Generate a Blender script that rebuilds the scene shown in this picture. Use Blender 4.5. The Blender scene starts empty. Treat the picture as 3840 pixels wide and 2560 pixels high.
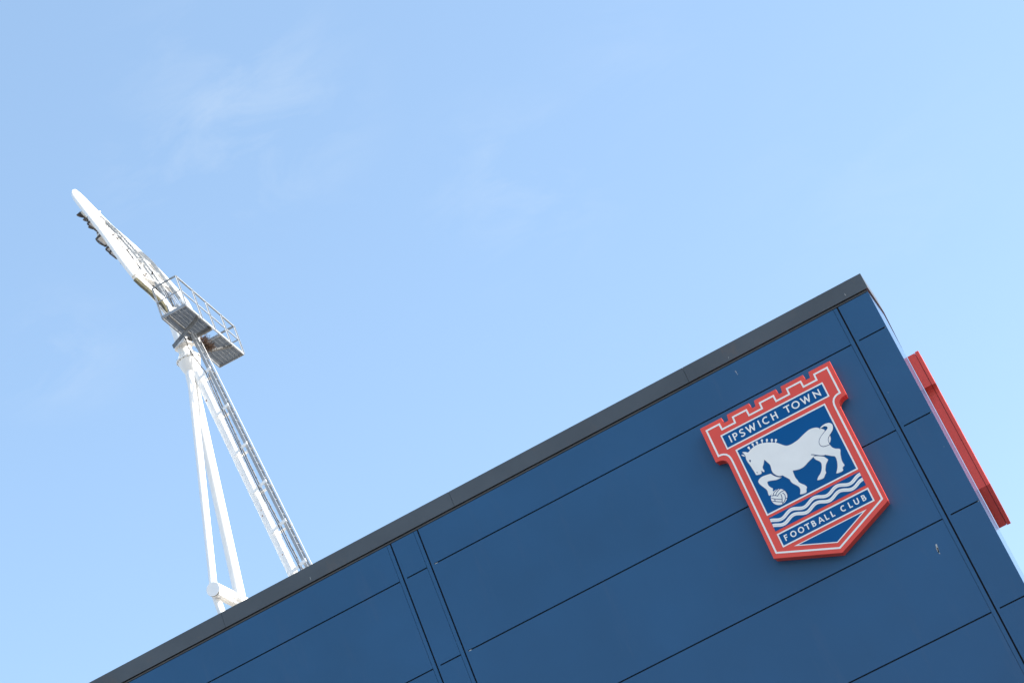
import bpy, bmesh, math, random
from mathutils import Vector, Matrix
random.seed(7)
S = bpy.context.scene
COL = S.collection
R = math.radians

# ------------------------------------------------------------------ camera
# camera frame (image right, image up, backwards) measured from the photograph
CAM_Z = 1.6
M3 = ((0.8682386, 0.34805739, -0.35357855),    # image right  in world x, y, z
      (-0.46921976, 0.34444784, -0.81313499),  # image down
      (-0.16122828, 0.87190122, 0.46237831))   # forward
cam_d = bpy.data.cameras.new('camera')
cam_d.sensor_width = 36.0
cam_d.lens = 36.0 * 8000.0 / 3840.0
cam_d.clip_start = 0.1
cam_d.clip_end = 20000
cam = bpy.data.objects.new('camera', cam_d)
COL.objects.link(cam)
rt, dn, fw = Vector(M3[0]), Vector(M3[1]), Vector(M3[2])
m = Matrix.Identity(4)
for i in range(3):
    m[i][0] = rt[i]; m[i][1] = -dn[i]; m[i][2] = -fw[i]
m[2][3] = CAM_Z
cam.matrix_world = m
S.camera = cam

def at(x, y, Y):
    """photo pixel (3840 x 2560) -> the world point on its sight line at distance Y"""
    w = rt * (x - 1920) + dn * (y - 1280) + fw * 8000.0
    k = Y / w.y
    return Vector((w.x * k, Y, w.z * k + CAM_Z))

# ------------------------------------------------------------------ light, sky
SUN_EL, SUN_AZ = 36.0, 1.2          # azimuth: degrees behind the facade plane, from +X towards +Y
sdir = Vector((math.cos(R(SUN_EL)) * math.cos(R(SUN_AZ)), math.cos(R(SUN_EL)) * math.sin(R(SUN_AZ)), math.sin(R(SUN_EL))))
sun_d = bpy.data.lights.new('sun', 'SUN')
sun_d.energy = 3.1
sun_d.angle = R(0.53)
sun_d.color = (1.0, 0.955, 0.88)
sun = bpy.data.objects.new('sun', sun_d)
COL.objects.link(sun)
sun.rotation_euler = sdir.to_track_quat('Z', 'Y').to_euler()
sun.location = (60, 0, 60)

W = bpy.data.worlds.new('World')
S.world = W
W.use_nodes = True
nt = W.node_tree
nt.nodes.clear()
def wn(t, **k):
    n = nt.nodes.new(t)
    for a, b in k.items(): setattr(n, a, b)
    return n
sky = wn('ShaderNodeTexSky', sky_type='NISHITA', sun_disc=False)
sky.sun_elevation = R(SUN_EL)
sky.sun_rotation = R(90 - SUN_AZ)
sky.altitude = 0
sky.air_density = 1.0
sky.dust_density = 1.6
sky.ozone_density = 1.5
tc = wn('ShaderNodeTexCoord')
# thin high cirrus: a stretched noise over the view direction
mp = wn('ShaderNodeMapping'); mp.inputs['Rotation'].default_value = (0.3, 0.5, 0.9); mp.inputs['Scale'].default_value = (1.0, 1.8, 2.6)
nz = wn('ShaderNodeTexNoise'); nz.inputs['Scale'].default_value = 15.0; nz.inputs['Detail'].default_value = 9; nz.inputs['Roughness'].default_value = 0.62; nz.inputs['Distortion'].default_value = 0.5
cr = wn('ShaderNodeValToRGB')
cr.color_ramp.elements[0].position = 0.44; cr.color_ramp.elements[0].color = (0, 0, 0, 1)
cr.color_ramp.elements[1].position = 0.76; cr.color_ramp.elements[1].color = (1, 1, 1, 1)
# the wisps keep to a few patches of the sky
nrmz = wn('ShaderNodeVectorMath', operation='NORMALIZE')
nt.links.new(tc.outputs['Generated'], nrmz.inputs[0])
patch_out = None
for px_, py_, rad, amp in ((900, 430, 0.085, 1.0), (620, 640, 0.05, .8), (1950, 700, 0.065, 0.8), (230, 1330, 0.05, 0.6), (2350, 160, 0.06, 0.3), (3300, 700, 0.10, 0.25)):
    v = (at(px_, py_, 1000) - Vector((0, 0, CAM_Z))).normalized()
    dn_ = wn('ShaderNodeVectorMath', operation='DISTANCE'); dn_.inputs[1].default_value = v
    nt.links.new(nrmz.outputs[0], dn_.inputs[0])
    mr = wn('ShaderNodeMapRange', interpolation_type='SMOOTHSTEP')
    mr.inputs[1].default_value = 0.0; mr.inputs[2].default_value = rad; mr.inputs[3].default_value = amp; mr.inputs[4].default_value = 0.0
    nt.links.new(dn_.outputs['Value'], mr.inputs[0])
    if patch_out is None: patch_out = mr.outputs[0]
    else:
        ad = wn('ShaderNodeMath', operation='MAXIMUM'); nt.links.new(patch_out, ad.inputs[0]); nt.links.new(mr.outputs[0], ad.inputs[1]); patch_out = ad.outputs[0]
# a thin even veil of high haze over the whole sky
veil = wn('ShaderNodeMix', data_type='RGBA'); veil.inputs[0].default_value = 0.38; veil.inputs[7].default_value = (1.12, 1.78, 2.40, 1)
mul = wn('ShaderNodeMath', operation='MULTIPLY')
mul2 = wn('ShaderNodeMath', operation='MULTIPLY'); mul2.inputs[1].default_value = 0.27
mixc = wn('ShaderNodeMix', data_type='RGBA')
mixc.inputs[7].default_value = (2.35, 2.6, 2.85, 1)
bg = wn('ShaderNodeBackground'); bg.inputs['Strength'].default_value = 0.103
out = wn('ShaderNodeOutputWorld')
L = nt.links.new
L(tc.outputs['Generated'], mp.inputs['Vector']); L(mp.outputs[0], nz.inputs['Vector']); L(nz.outputs['Fac'], cr.inputs[0])
L(cr.outputs[0], mul.inputs[0]); L(patch_out, mul.inputs[1]); L(mul.outputs[0], mul2.inputs[0])
L(mul2.outputs[0], mixc.inputs[0]); L(sky.outputs[0], veil.inputs[6]); L(veil.outputs[2], mixc.inputs[6]); L(mixc.outputs[2], bg.inputs['Color'])
L(bg.outputs[0], out.inputs[0])

S.view_settings.view_transform = 'Standard'
S.view_settings.look = 'None'
S.view_settings.exposure = 1.83
S.view_settings.gamma = 1.0
S.render.engine = 'CYCLES'

# ------------------------------------------------------------------ materials
def mat(name, col, rough=0.5, metal=0.0, spec=0.5, var=0.0, vscale=3.0, bump=0.0, bscale=8.0, coat=0.0, dirt=None, rvar=0.0):
    mt = bpy.data.materials.new(name); mt.use_nodes = True
    t = mt.node_tree; b = t.nodes['Principled BSDF']
    b.inputs['Base Color'].default_value = (*col, 1)
    b.inputs['Roughness'].default_value = rough
    b.inputs['Metallic'].default_value = metal
    b.inputs['Specular IOR Level'].default_value = spec
    b.inputs['Coat Weight'].default_value = coat
    b.inputs['Coat Roughness'].default_value = 0.1
    tcn = t.nodes.new('ShaderNodeTexCoord')
    last = None
    if var > 0:
        n = t.nodes.new('ShaderNodeTexNoise'); n.inputs['Scale'].default_value = vscale; n.inputs['Detail'].default_value = 6
        t.links.new(tcn.outputs['Object'], n.inputs['Vector'])
        r = t.nodes.new('ShaderNodeMapRange')
        r.inputs[1].default_value = 0.3; r.inputs[2].default_value = 0.7
        r.inputs[3].default_value = 1 - var; r.inputs[4].default_value = 1 + var
        t.links.new(n.outputs['Fac'], r.inputs[0])
        mx = t.nodes.new('ShaderNodeVectorMath'); mx.operation = 'SCALE'; mx.inputs[0].default_value = col
        t.links.new(r.outputs[0], mx.inputs['Scale']); last = mx.outputs[0]
        if rvar > 0:
            r3 = t.nodes.new('ShaderNodeMapRange')
            r3.inputs[1].default_value = 0.3; r3.inputs[2].default_value = 0.7
            r3.inputs[3].default_value = rough - rvar; r3.inputs[4].default_value = rough + rvar
            t.links.new(n.outputs['Fac'], r3.inputs[0]); t.links.new(r3.outputs[0], b.inputs['Roughness'])
    if dirt:
        dc, amt, dsc, dz = dirt
        mp_ = t.nodes.new('ShaderNodeMapping'); mp_.inputs['Scale'].default_value = (1, 1, dz)
        t.links.new(tcn.outputs['Object'], mp_.inputs[0])
        n2 = t.nodes.new('ShaderNodeTexNoise'); n2.inputs['Scale'].default_value = dsc; n2.inputs['Detail'].default_value = 8; n2.inputs['Roughness'].default_value = 0.7
        t.links.new(mp_.outputs[0], n2.inputs['Vector'])
        r2 = t.nodes.new('ShaderNodeMapRange'); r2.inputs[1].default_value = 0.56; r2.inputs[2].default_value = 0.75
        r2.inputs[3].default_value = 0; r2.inputs[4].default_value = amt
        t.links.new(n2.outputs['Fac'], r2.inputs[0])
        mm = t.nodes.new('ShaderNodeMix'); mm.data_type = 'RGBA'
        mm.inputs[6].default_value = (*col, 1); mm.inputs[7].default_value = (*dc, 1)
        if last is not None: t.links.new(last, mm.inputs[6])
        t.links.new(r2.outputs[0], mm.inputs[0]); last = mm.outputs[2]
    if last is not None: t.links.new(last, b.inputs['Base Color'])
    if bump > 0:
        n3 = t.nodes.new('ShaderNodeTexNoise'); n3.inputs['Scale'].default_value = bscale; n3.inputs['Detail'].default_value = 3
        t.links.new(tcn.outputs['Object'], n3.inputs['Vector'])
        bp = t.nodes.new('ShaderNodeBump'); bp.inputs['Strength'].default_value = bump; bp.inputs['Distance'].default_value = 0.01
        t.links.new(n3.outputs['Fac'], bp.inputs['Height']); t.links.new(bp.outputs[0], b.inputs['Normal'])
    return mt

M = {}
M['blue'] = mat('blue_cladding', (0.010, 0.081, 0.192), 0.42, 0.0, 0.5, var=0.08, vscale=0.7, bump=0.16, bscale=0.9, rvar=0.05, dirt=((0.05, 0.10, 0.19), 0.35, 3.0, 0.15))
M['joint'] = mat('joint_backing', (0.006, 0.008, 0.012), 0.8)
M['fascia'] = mat('grey_fascia', (0.068, 0.078, 0.088), 0.42, 0.0, 0.5, var=0.12, vscale=1.2, bump=0.12, bscale=1.6, dirt=((0.135, 0.095, 0.07), 0.9, 0.9, 0.5))
M['trim'] = mat('brown_trim', (0.06, 0.055, 0.052), 0.5, var=0.2, vscale=6)
M['white_clad'] = mat('side_cladding', (0.05, 0.10, 0.20), 0.16, 0.0, 0.5, var=0.03)
M['roof'] = mat('roof_membrane', (0.22, 0.23, 0.24), 0.8, var=0.15)
M['red'] = mat('red_paint', (0.80, 0.074, 0.048), 0.42, 0.0, 0.45, var=0.05, vscale=2.5, bump=0.02)
M['red_deep'] = mat('red_return', (0.52, 0.022, 0.024), 0.45, 0.0, 0.45, var=0.08, vscale=5)
M['cblue'] = mat('badge_blue', (0.0, 0.088, 0.27), 0.4, 0.0, 0.15, var=0.04)
M['cwhite'] = mat('badge_white', (0.88, 0.86, 0.82), 0.45, var=0.03, vscale=4)
M['cgroove'] = mat('badge_groove', (0.30, 0.33, 0.38), 0.5)
M['cdark'] = mat('badge_dark_line', (0.01, 0.045, 0.16), 0.5)
M['mast'] = mat('white_mast_paint', (0.88, 0.875, 0.86), 0.42, 0.0, 0.5, var=0.03, vscale=2, dirt=((0.6, 0.56, 0.5), 0.10, 1.6, 0.35))
M['galv'] = mat('galvanised_steel', (0.30, 0.32, 0.345), 0.55, 0.25, 0.5, var=0.2, vscale=6)
M['galvl'] = mat('dull_galvanised', (0.26, 0.28, 0.30), 0.65, 0.0, 0.3, var=0.15, vscale=6)
M['galvb'] = mat('bright_zinc', (0.62, 0.63, 0.64), 0.5, 0.0, 0.5, var=0.1, vscale=9)
M['galvs'] = mat('ladder_steel', (0.33, 0.355, 0.385), 0.6, 0.0, 0.3, var=0.12, vscale=5)
M['galvd'] = mat('weathered_steel', (0.17, 0.175, 0.18), 0.6, 0.3, 0.5, var=0.3, vscale=8)
M['grime'] = mat('mossy_grime', (0.13, 0.12, 0.075), 0.9, var=0.5, vscale=9)
M['black'] = mat('black_cable', (0.03, 0.03, 0.032), 0.6, var=0.2)
M['lamp'] = mat('lamp_housing', (0.60, 0.58, 0.54), 0.4, 0.2, 0.5, var=0.15, vscale=12, dirt=((0.25, 0.2, 0.14), 0.6, 7, 0.5))
M['visor'] = mat('lamp_visor', (0.07, 0.062, 0.06), 0.5, 0.3, var=0.2)
M['debris'] = mat('nest_debris', (0.07, 0.045, 0.035), 0.95, var=0.4, vscale=20)
M['glass'] = mat('lamp_glass', (0.55, 0.57, 0.6), 0.08, 0.0, 0.8)
M['rust'] = mat('rust_patch', (0.30, 0.12, 0.06), 0.9, var=0.4, vscale=20)
M['twig'] = mat('nest_twigs', (0.10, 0.06, 0.042), 0.9, var=0.4, vscale=20)
M['drop'] = mat('bird_droppings', (0.45, 0.46, 0.45), 0.8)
M['bounce_damper'] = mat('damper_dark', (0.06, 0.06, 0.062), 0.85, var=0.2, vscale=0.6)  # dark tone for the added strip that cuts ground bounce
M['ground'] = mat('paving', (0.38, 0.325, 0.255), 0.85, var=0.15, vscale=0.4)

# ------------------------------------------------------------------ mesh helpers
class MB:
    def __init__(s): s.v = []; s.f = []; s.sm = []
    def add(s, vs, fs, smooth=False):
        o = len(s.v); s.v += [tuple(v) for v in vs]
        for f in fs: s.f.append([i + o for i in f]); s.sm.append(smooth)
        return s
    def box(s, lo, hi):
        x0, y0, z0 = lo; x1, y1, z1 = hi
        return s.add([(x0,y0,z0),(x1,y0,z0),(x1,y1,z0),(x0,y1,z0),(x0,y0,z1),(x1,y0,z1),(x1,y1,z1),(x0,y1,z1)],
                     [(0,3,2,1),(4,5,6,7),(0,1,5,4),(1,2,6,5),(2,3,7,6),(3,0,4,7)])
    def bar(s, a, b, w, h, up=(0, 0, 1)):
        """rectangular bar a->b, w across, h along up"""
        a, b = Vector(a), Vector(b); d = (b - a).normalized(); u = Vector(up)
        sd = d.cross(u)
        if sd.length < 1e-4: sd = d.cross(Vector((1, 0, 0)))
        sd.normalize(); u = sd.cross(d).normalized()
        vs = []
        for p in (a, b):
            for i, j in ((-1, -1), (1, -1), (1, 1), (-1, 1)): vs.append(p + sd * (i * w / 2) + u * (j * h / 2))
        return s.add(vs, [(0,3,2,1)[::-1],(4,5,6,7)[::-1][::-1],(0,1,5,4),(1,2,6,5),(2,3,7,6),(3,0,4,7)])
    def tube(s, pts, r, n=20, caps=True):
        pts = [Vector(p) for p in pts]; k = len(pts)
        rr = r if isinstance(r, (list, tuple)) else [r] * k
        nrm = None; vs = []; fs = []
        for i, p in enumerate(pts):
            t = (pts[min(i+1, k-1)] - pts[max(i-1, 0)]).normalized()
            if nrm is None:
                nrm = t.cross(Vector((0.3, 0.2, 1))).normalized()
            nrm = (nrm - t * nrm.dot(t)).normalized(); bn = t.cross(nrm)
            for j in range(n):
                a = 2 * math.pi * j / n
                vs.append(p + (nrm * math.cos(a) + bn * math.sin(a)) * rr[i])
        for i in range(k-1):
            for j in range(n):
                j2 = (j+1) % n
                fs.append((i*n+j, i*n+j2, (i+1)*n+j2, (i+1)*n+j))
        s.add(vs, fs, True)
        if caps:
            s.add(vs[:n], [tuple(range(n))[::-1]]); s.add(vs[-n:], [tuple(range(n))])
        return s
    def prism(s, poly, y0, y1):
        """closed 2d polygon in x,z extruded from y0 to y1 (counter-clockwise seen from -y)"""
        n = len(poly)
        vs = [(x, y0, z) for x, z in poly] + [(x, y1, z) for x, z in poly]
        fs = [tuple(range(n)), tuple(range(n, 2*n))[::-1]]
        for i in range(n): j = (i+1) % n; fs.append((i, n+i, n+j, j))
        return s.add(vs, fs)
    def build(s, name, material, parent=None, fix=True):
        me = bpy.data.meshes.new(name); me.from_pydata([tuple(v) for v in s.v], [], s.f)
        me.polygons.foreach_set('use_smooth', s.sm)
        if fix:
            bm = bmesh.new(); bm.from_mesh(me)
            bmesh.ops.recalc_face_normals(bm, faces=bm.faces); bm.to_mesh(me); bm.free()
        me.materials.append(M[material]); me.update()
        o = bpy.data.objects.new(name, me); COL.objects.link(o)
        if parent is not None: o.parent = parent
        return o

def poly2d(name, loops, front, thick, material, parent):
    """flat shape with holes (loops of x,z) as a solid plate; its face looks to -y at y = front"""
    cu = bpy.data.curves.new(name, 'CURVE'); cu.dimensions = '2D'; cu.fill_mode = 'BOTH'; cu.extrude = thick / 2
    for lp in loops:
        sp = cu.splines.new('POLY'); sp.points.add(len(lp) - 1)
        for i, (x, z) in enumerate(lp): sp.points[i].co = (x, z, 0, 1)
        sp.use_cyclic_u = True
    tmp = bpy.data.objects.new('tmp', cu); COL.objects.link(tmp)
    bpy.context.view_layer.update()
    dg = bpy.context.evaluated_depsgraph_get()
    me = bpy.data.meshes.new_from_object(tmp.evaluated_get(dg))
    bpy.data.objects.remove(tmp); bpy.data.curves.remove(cu)
    for v in me.vertices:
        x, z, d = v.co; v.co = (x, front + thick / 2 - d, z)
    me.materials.clear(); me.materials.append(M[material])
    for p in me.polygons: p.material_index = 0; p.use_smooth = False
    me.name = name
    bm = bmesh.new(); bm.from_mesh(me); bmesh.ops.remove_doubles(bm, verts=bm.verts, dist=1e-5)
    bmesh.ops.recalc_face_normals(bm, faces=bm.faces); bm.to_mesh(me); bm.free()
    o = bpy.data.objects.new(name, me); COL.objects.link(o); o.parent = parent
    return o

def empty(name, loc=(0, 0, 0), rz=0):
    o = bpy.data.objects.new(name, None); COL.objects.link(o)
    o.location = loc; o.rotation_euler = (0, 0, rz); o.empty_display_size = 0.3
    return o
def tag(o, label=None, cat=None, group=None, kind=None):
    for k, v in (('label', label), ('category', cat), ('group', group), ('kind', kind)):
        if v: o[k] = v
    return o

def smooth_loop(pts, sub=4, closed=True, alpha_keep=()):
    n = len(pts); out_ = []
    rng = range(n) if closed else range(n - 1)
    for i in rng:
        p0 = pts[(i-1) % n] if closed or i > 0 else pts[i]; p1 = pts[i]; p2 = pts[(i+1) % n]
        p3 = pts[(i+2) % n] if closed or i + 2 < n else p2
        for k in range(sub):
            t = k / sub; q = []
            for c in (0, 1):
                q.append(0.5 * ((2*p1[c]) + (-p0[c]+p2[c])*t + (2*p0[c]-5*p1[c]+4*p2[c]-p3[c])*t*t + (-p0[c]+3*p1[c]-3*p2[c]+p3[c])*t**3))
            out_.append(tuple(q))
    if not closed: out_.append(pts[-1])
    return out_
def offset_closed(pts, d):
    n = len(pts); res = []
    for i in range(n):
        a, b, c = Vector(pts[i-1]), Vector(pts[i]), Vector(pts[(i+1) % n])
        e1 = (b - a).normalized(); e2 = (c - b).normalized()
        n1 = Vector((e1.y, -e1.x)); n2 = Vector((e2.y, -e2.x))
        k = (n1 + n2); k = k / max(k.length_squared, 0.15) * 2
        res.append(tuple(b + k * d))
    return res
def stroke(pts, w):
    """open polyline -> outline polygon of width w with mitred corners"""
    P = [Vector(p) for p in pts]; n = len(P); l = []; r_ = []
    for i in range(n):
        e1 = (P[i] - P[i-1]).normalized() if i > 0 else (P[1] - P[0]).normalized()
        e2 = (P[i+1] - P[i]).normalized() if i < n-1 else e1
        n1 = Vector((-e1.y, e1.x)); n2 = Vector((-e2.y, e2.x))
        k = n1 + n2; k = k / max(k.length_squared, 0.3) * 2
        ww = w[i] if isinstance(w, (list, tuple)) else w
        l.append(tuple(P[i] + k * (ww/2))); r_.append(tuple(P[i] - k * (ww/2)))
    return l + r_[::-1]
def arc(cx, cy, rx, ry, a0, a1, n=24):
    return [(cx + rx * math.cos(R(a0 + (a1-a0)*i/n)), cy + ry * math.sin(R(a0 + (a1-a0)*i/n))) for i in range(n+1)]

# ------------------------------------------------------------------ ground
g = MB().add([(-3000,-3000,0),(3000,-3000,0),(3000,3000,0),(-3000,3000,0)], [(0,1,2,3)]).build('ground', 'ground')
tag(g, kind='structure')
rd = MB().add([(-400,-2,0.004),(400,-2,0.004),(400,60,0.004),(-400,60,0.004)], [(0,1,2,3)]).build('bounce_damper', 'bounce_damper')  # unseen dark sheet, added to keep ground bounce off the crest undersides
tag(rd, kind='structure')
BODY = [(-0.674,2.114),(-0.636,2.097),(-0.603,2.069),(-0.569,2.079),(-0.538,2.092),(-0.487,2.107),(-0.434,2.11),(-0.374,2.103),(-0.323,2.087),(-0.275,2.067),(-0.22,2.036),(-0.175,2.01),(-0.141,1.983),(-0.103,1.941),(-0.073,1.907),(-0.04,1.88),(0.0,1.867),(0.056,1.865),(0.116,1.871),(0.166,1.88),(0.22,1.899),(0.275,1.917),(0.327,1.931),(0.377,1.94),(0.431,1.934),(0.48,1.917),(0.512,1.889),(0.541,1.865),(0.563,1.84),(0.573,1.82),(0.562,1.806),(0.519,1.782),(0.474,1.758),(0.439,1.729),(0.416,1.693),(0.409,1.655),(0.419,1.619),(0.451,1.589),(0.502,1.579),(0.543,1.574),(0.556,1.525),(0.592,1.481),(0.649,1.441),(0.627,1.384),(0.607,1.322),(0.596,1.257),(0.599,1.213),(0.6,1.185),(0.58,1.176),(0.559,1.163),(0.552,1.131),(0.532,1.118),(0.498,1.118),(0.451,1.126),(0.45,1.139),(0.467,1.159),(0.497,1.203),(0.519,1.25),(0.535,1.302),(0.54,1.347),(0.533,1.381),(0.499,1.405),(0.458,1.438),(0.425,1.464),(0.394,1.469),(0.349,1.494),(0.296,1.527),(0.266,1.534),(0.212,1.515),(0.144,1.492),(0.088,1.469),(0.036,1.455),(-0.021,1.456),(-0.072,1.468),(-0.116,1.483),(-0.125,1.453),(-0.129,1.407),(-0.129,1.359),(-0.117,1.31),(-0.115,1.279),(-0.09,1.236),(-0.06,1.202),(-0.042,1.168),(-0.042,1.144),(-0.06,1.124),(-0.07,1.094),(-0.089,1.08),(-0.127,1.083),(-0.167,1.095),(-0.168,1.105),(-0.149,1.137),(-0.137,1.172),(-0.141,1.21),(-0.162,1.251),(-0.196,1.299),(-0.212,1.338),(-0.215,1.382),(-0.24,1.425),(-0.267,1.464),(-0.283,1.491),(-0.32,1.499),(-0.354,1.523),(-0.381,1.563),(-0.396,1.606),(-0.396,1.643),(-0.387,1.687),(-0.383,1.733),(-0.395,1.769),(-0.413,1.816),(-0.424,1.843),(-0.441,1.831),(-0.467,1.791),(-0.497,1.759),(-0.506,1.727),(-0.504,1.708),(-0.498,1.687),(-0.513,1.674),(-0.525,1.686),(-0.533,1.706),(-0.545,1.718),(-0.549,1.684),(-0.567,1.67),(-0.599,1.675),(-0.633,1.688),(-0.638,1.715),(-0.639,1.751),(-0.646,1.798),(-0.651,1.849),(-0.659,1.896),(-0.666,1.93),(-0.669,1.962),(-0.667,1.998),(-0.658,2.029),(-0.661,2.068),(-0.668,2.096)]
TAIL = [(0.525,1.879),(0.549,1.893),(0.587,1.902),(0.633,1.904),(0.674,1.893),(0.699,1.874),(0.713,1.844),(0.706,1.806),(0.685,1.769),(0.654,1.743),(0.613,1.717),(0.579,1.694),(0.556,1.664),(0.546,1.627),(0.545,1.592),(0.542,1.584),(0.504,1.587),(0.455,1.599),(0.427,1.623),(0.417,1.654),(0.424,1.689),(0.446,1.723),(0.479,1.75),(0.523,1.775),(0.569,1.798),(0.602,1.809),(0.622,1.82),(0.631,1.841),(0.62,1.863),(0.593,1.879),(0.565,1.876)]
RUMP = [(0.605,1.704),(0.604,1.68),(0.596,1.654),(0.577,1.628),(0.554,1.605),(0.552,1.627),(0.563,1.661),(0.582,1.686)]
EAR = [(-0.704,2.082),(-0.682,2.073),(-0.672,2.056),(-0.673,2.04),(-0.694,2.059)]
EYE = [(-0.636,1.951),(-0.614,1.942),(-0.621,1.921),(-0.633,1.914),(-0.638,1.933)]
NOSE = [(-0.619,1.725),(-0.606,1.722),(-0.596,1.706),(-0.609,1.71)]
FORE = [(-0.425,1.592),(-0.399,1.55),(-0.361,1.508),(-0.314,1.475),(-0.333,1.47),(-0.39,1.471),(-0.439,1.488),(-0.498,1.508),(-0.533,1.507),(-0.542,1.463),(-0.534,1.429),(-0.516,1.395),(-0.502,1.376),(-0.515,1.353),(-0.52,1.325),(-0.549,1.311),(-0.577,1.299),(-0.596,1.307),(-0.595,1.336),(-0.588,1.374),(-0.593,1.413),(-0.619,1.469),(-0.642,1.518),(-0.652,1.559),(-0.646,1.586),(-0.618,1.607),(-0.573,1.619),(-0.507,1.613)]
HIND = [(0.248,1.52),(0.271,1.521),(0.318,1.5),(0.386,1.453),(0.398,1.431),(0.419,1.392),(0.419,1.378),(0.394,1.355),(0.36,1.326),(0.338,1.29),(0.317,1.253),(0.308,1.211),(0.288,1.197),(0.266,1.174),(0.241,1.157),(0.201,1.157),(0.155,1.167),(0.153,1.178),(0.169,1.197),(0.196,1.218),(0.227,1.236),(0.259,1.267),(0.286,1.306),(0.306,1.355),(0.311,1.389),(0.295,1.428),(0.263,1.469)]
THIGH = [(0.23,1.573),(0.264,1.554),(0.296,1.527),(0.348,1.491),(0.393,1.467),(0.426,1.46)]
KNOTS = [(-0.56,2.137),(-0.554,2.092),(-0.485,2.149),(-0.484,2.109),(-0.415,2.146),(-0.416,2.106),(-0.335,2.133),(-0.345,2.098),(-0.262,2.111),(-0.281,2.069),(-0.193,2.077),(-0.214,2.033),(-0.14,2.043),(-0.164,2.003)]
WAVE1 = [(-0.745,0.935),(-0.68,0.908),(-0.61,0.883),(-0.55,0.885),(-0.472,0.915),(-0.386,0.939),(-0.315,0.929),(-0.227,0.9),(-0.15,0.903),(-0.065,0.936),(0.009,0.946),(0.101,0.914),(0.174,0.899),(0.246,0.916),(0.327,0.952),(0.397,0.952),(0.494,0.911),(0.571,0.904),(0.663,0.92),(0.757,0.934)]
BALL = [[(-0.54,1.276),(-0.512,1.307),(-0.471,1.324),(-0.436,1.33)],[(-0.511,1.256),(-0.477,1.288),(-0.439,1.307),(-0.404,1.317)],[(-0.485,1.236),(-0.449,1.256),(-0.399,1.269),(-0.35,1.265)],[(-0.567,1.28),(-0.517,1.261),(-0.48,1.23)],[(-0.399,1.246),(-0.382,1.202),(-0.394,1.152),(-0.418,1.12),(-0.458,1.096)],[(-0.348,1.252),(-0.343,1.204),(-0.346,1.17)],[(-0.43,1.238),(-0.433,1.196),(-0.445,1.158),(-0.462,1.121),(-0.465,1.087)],[(-0.582,1.248),(-0.547,1.218),(-0.497,1.186),(-0.449,1.154)],[(-0.588,1.2),(-0.547,1.172),(-0.505,1.145),(-0.463,1.12)],[(-0.542,1.212),(-0.554,1.18)],[(-0.393,1.146),(-0.359,1.134)]]

# ------------------------------------------------------------------ stadium stand
ZT, ZF0, ZF1 = 15.35, 15.40, 15.672
stand = empty('stadium_stand', (0, 30, 0))
tag(stand, 'stadium stand corner clad in matt blue metal panels under a dark grey roof edge', 'building')
stand.location = (-15, 36, 0)
OFF = Vector((-15, 36, 0))
def sb(mb, name, material, parent=None):
    if parent is None:
        mb.v = [(x - OFF.x, y - OFF.y, z - OFF.z) for x, y, z in mb.v]
        return mb.build(name, material, stand)
rows = [ZT, 14.692, 13.14, 11.597, 10.048, 8.50, 6.95, 5.40, 3.86, 2.31, 0.76]
J = 0.011      # half a horizontal joint
GV = 0.013     # half a vertical groove
EDGE = -0.178
grooves = [-23.6, -16.12, -8.655, -8.16, -0.70]
cols = []
for a, b in zip(grooves, grooves[1:] + [None]):
    x0 = a + GV + 0.046
    x1 = (b - GV - 0.058) if b is not None else EDGE
    cols.append((x0, x1))
cols.insert(0, (-31.0, grooves[0] - GV - 0.058))
for ci, (x0, x1) in enumerate(cols):
    for i, zt in enumerate(rows):
        z1 = zt - (J if i else 0.004); z0 = rows[i+1] + J if i + 1 < len(rows) else 0.02
        a = x0 - (0.0 if ci else 0)
        mb = MB().box((a, 30.0, z0), (x1 - 0.004 if ci < len(cols)-1 else x1, 30.03, z1))
        sb(mb, 'cladding_panel', 'blue')
for gx in grooves:
    sb(MB().box((gx - GV - 0.054, 30.0015, 0.02), (gx - GV, 30.03, ZT - 0.004)), 'joint_cover', 'blue')
    sb(MB().box((gx - GV - 0.058, 30.0032, 0.02), (gx - GV - 0.0545, 30.03, ZT - 0.004)), 'joint_cover', 'blue')
    sb(MB().box((gx + GV, 30.0, 0.02), (gx + GV + 0.0455, 30.03, ZT - 0.004)), 'joint_cover', 'blue')
# dark wall behind the joints
sb(MB().box((-31.0, 30.032, 0.0), (-0.20, 30.25, 15.45)), 'backing_wall', 'joint')
# small bright clips at the joint ends
for gx in (-8.16, -0.70):
    for z in rows[1:6]:
        x0 = gx + 0.062 if gx < -5 else EDGE - 0.03
        sb(MB().box((x0, 30.012, z - 0.007), (x0 + (0.05 if gx < -5 else 0.028), 30.03, z + 0.004)), 'joint_clip', 'lamp')
# roof edge: lengths of folded fascia with open seams
def fascia(x0, x1):
    mb = MB()
    mb.add([(x0,29.985,ZF0),(x1,29.985,ZF0),(x1,29.985,ZF1),(x0,29.985,ZF1),(x0,30.035,ZF0),(x1,30.035,ZF0),(x1,30.3,ZF1),(x0,30.3,ZF1)],
           [(0,1,2,3),(0,4,5,1),(3,2,6,7),(0,3,7,4),(1,5,6,2),(4,7,6,5)])
    return mb
seams = [-31.0, -28.55, -24.35, -20.1, -15.93, -11.72, -7.45, -3.24, -0.150]
for a, b in zip(seams, seams[1:]):
    sb(fascia(a + 0.0025, b - (0.0025 if b != seams[-1] else 0)), 'fascia', 'fascia')
sb(MB().box((-31.0, 30.006, 15.36), (-0.19, 30.031, 15.384)), 'soffit_trim', 'trim')
sb(MB().box((-31.0, 30.026, 15.384), (-0.19, 30.0315, 15.3995)), 'shadow_gap', 'joint')
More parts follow.
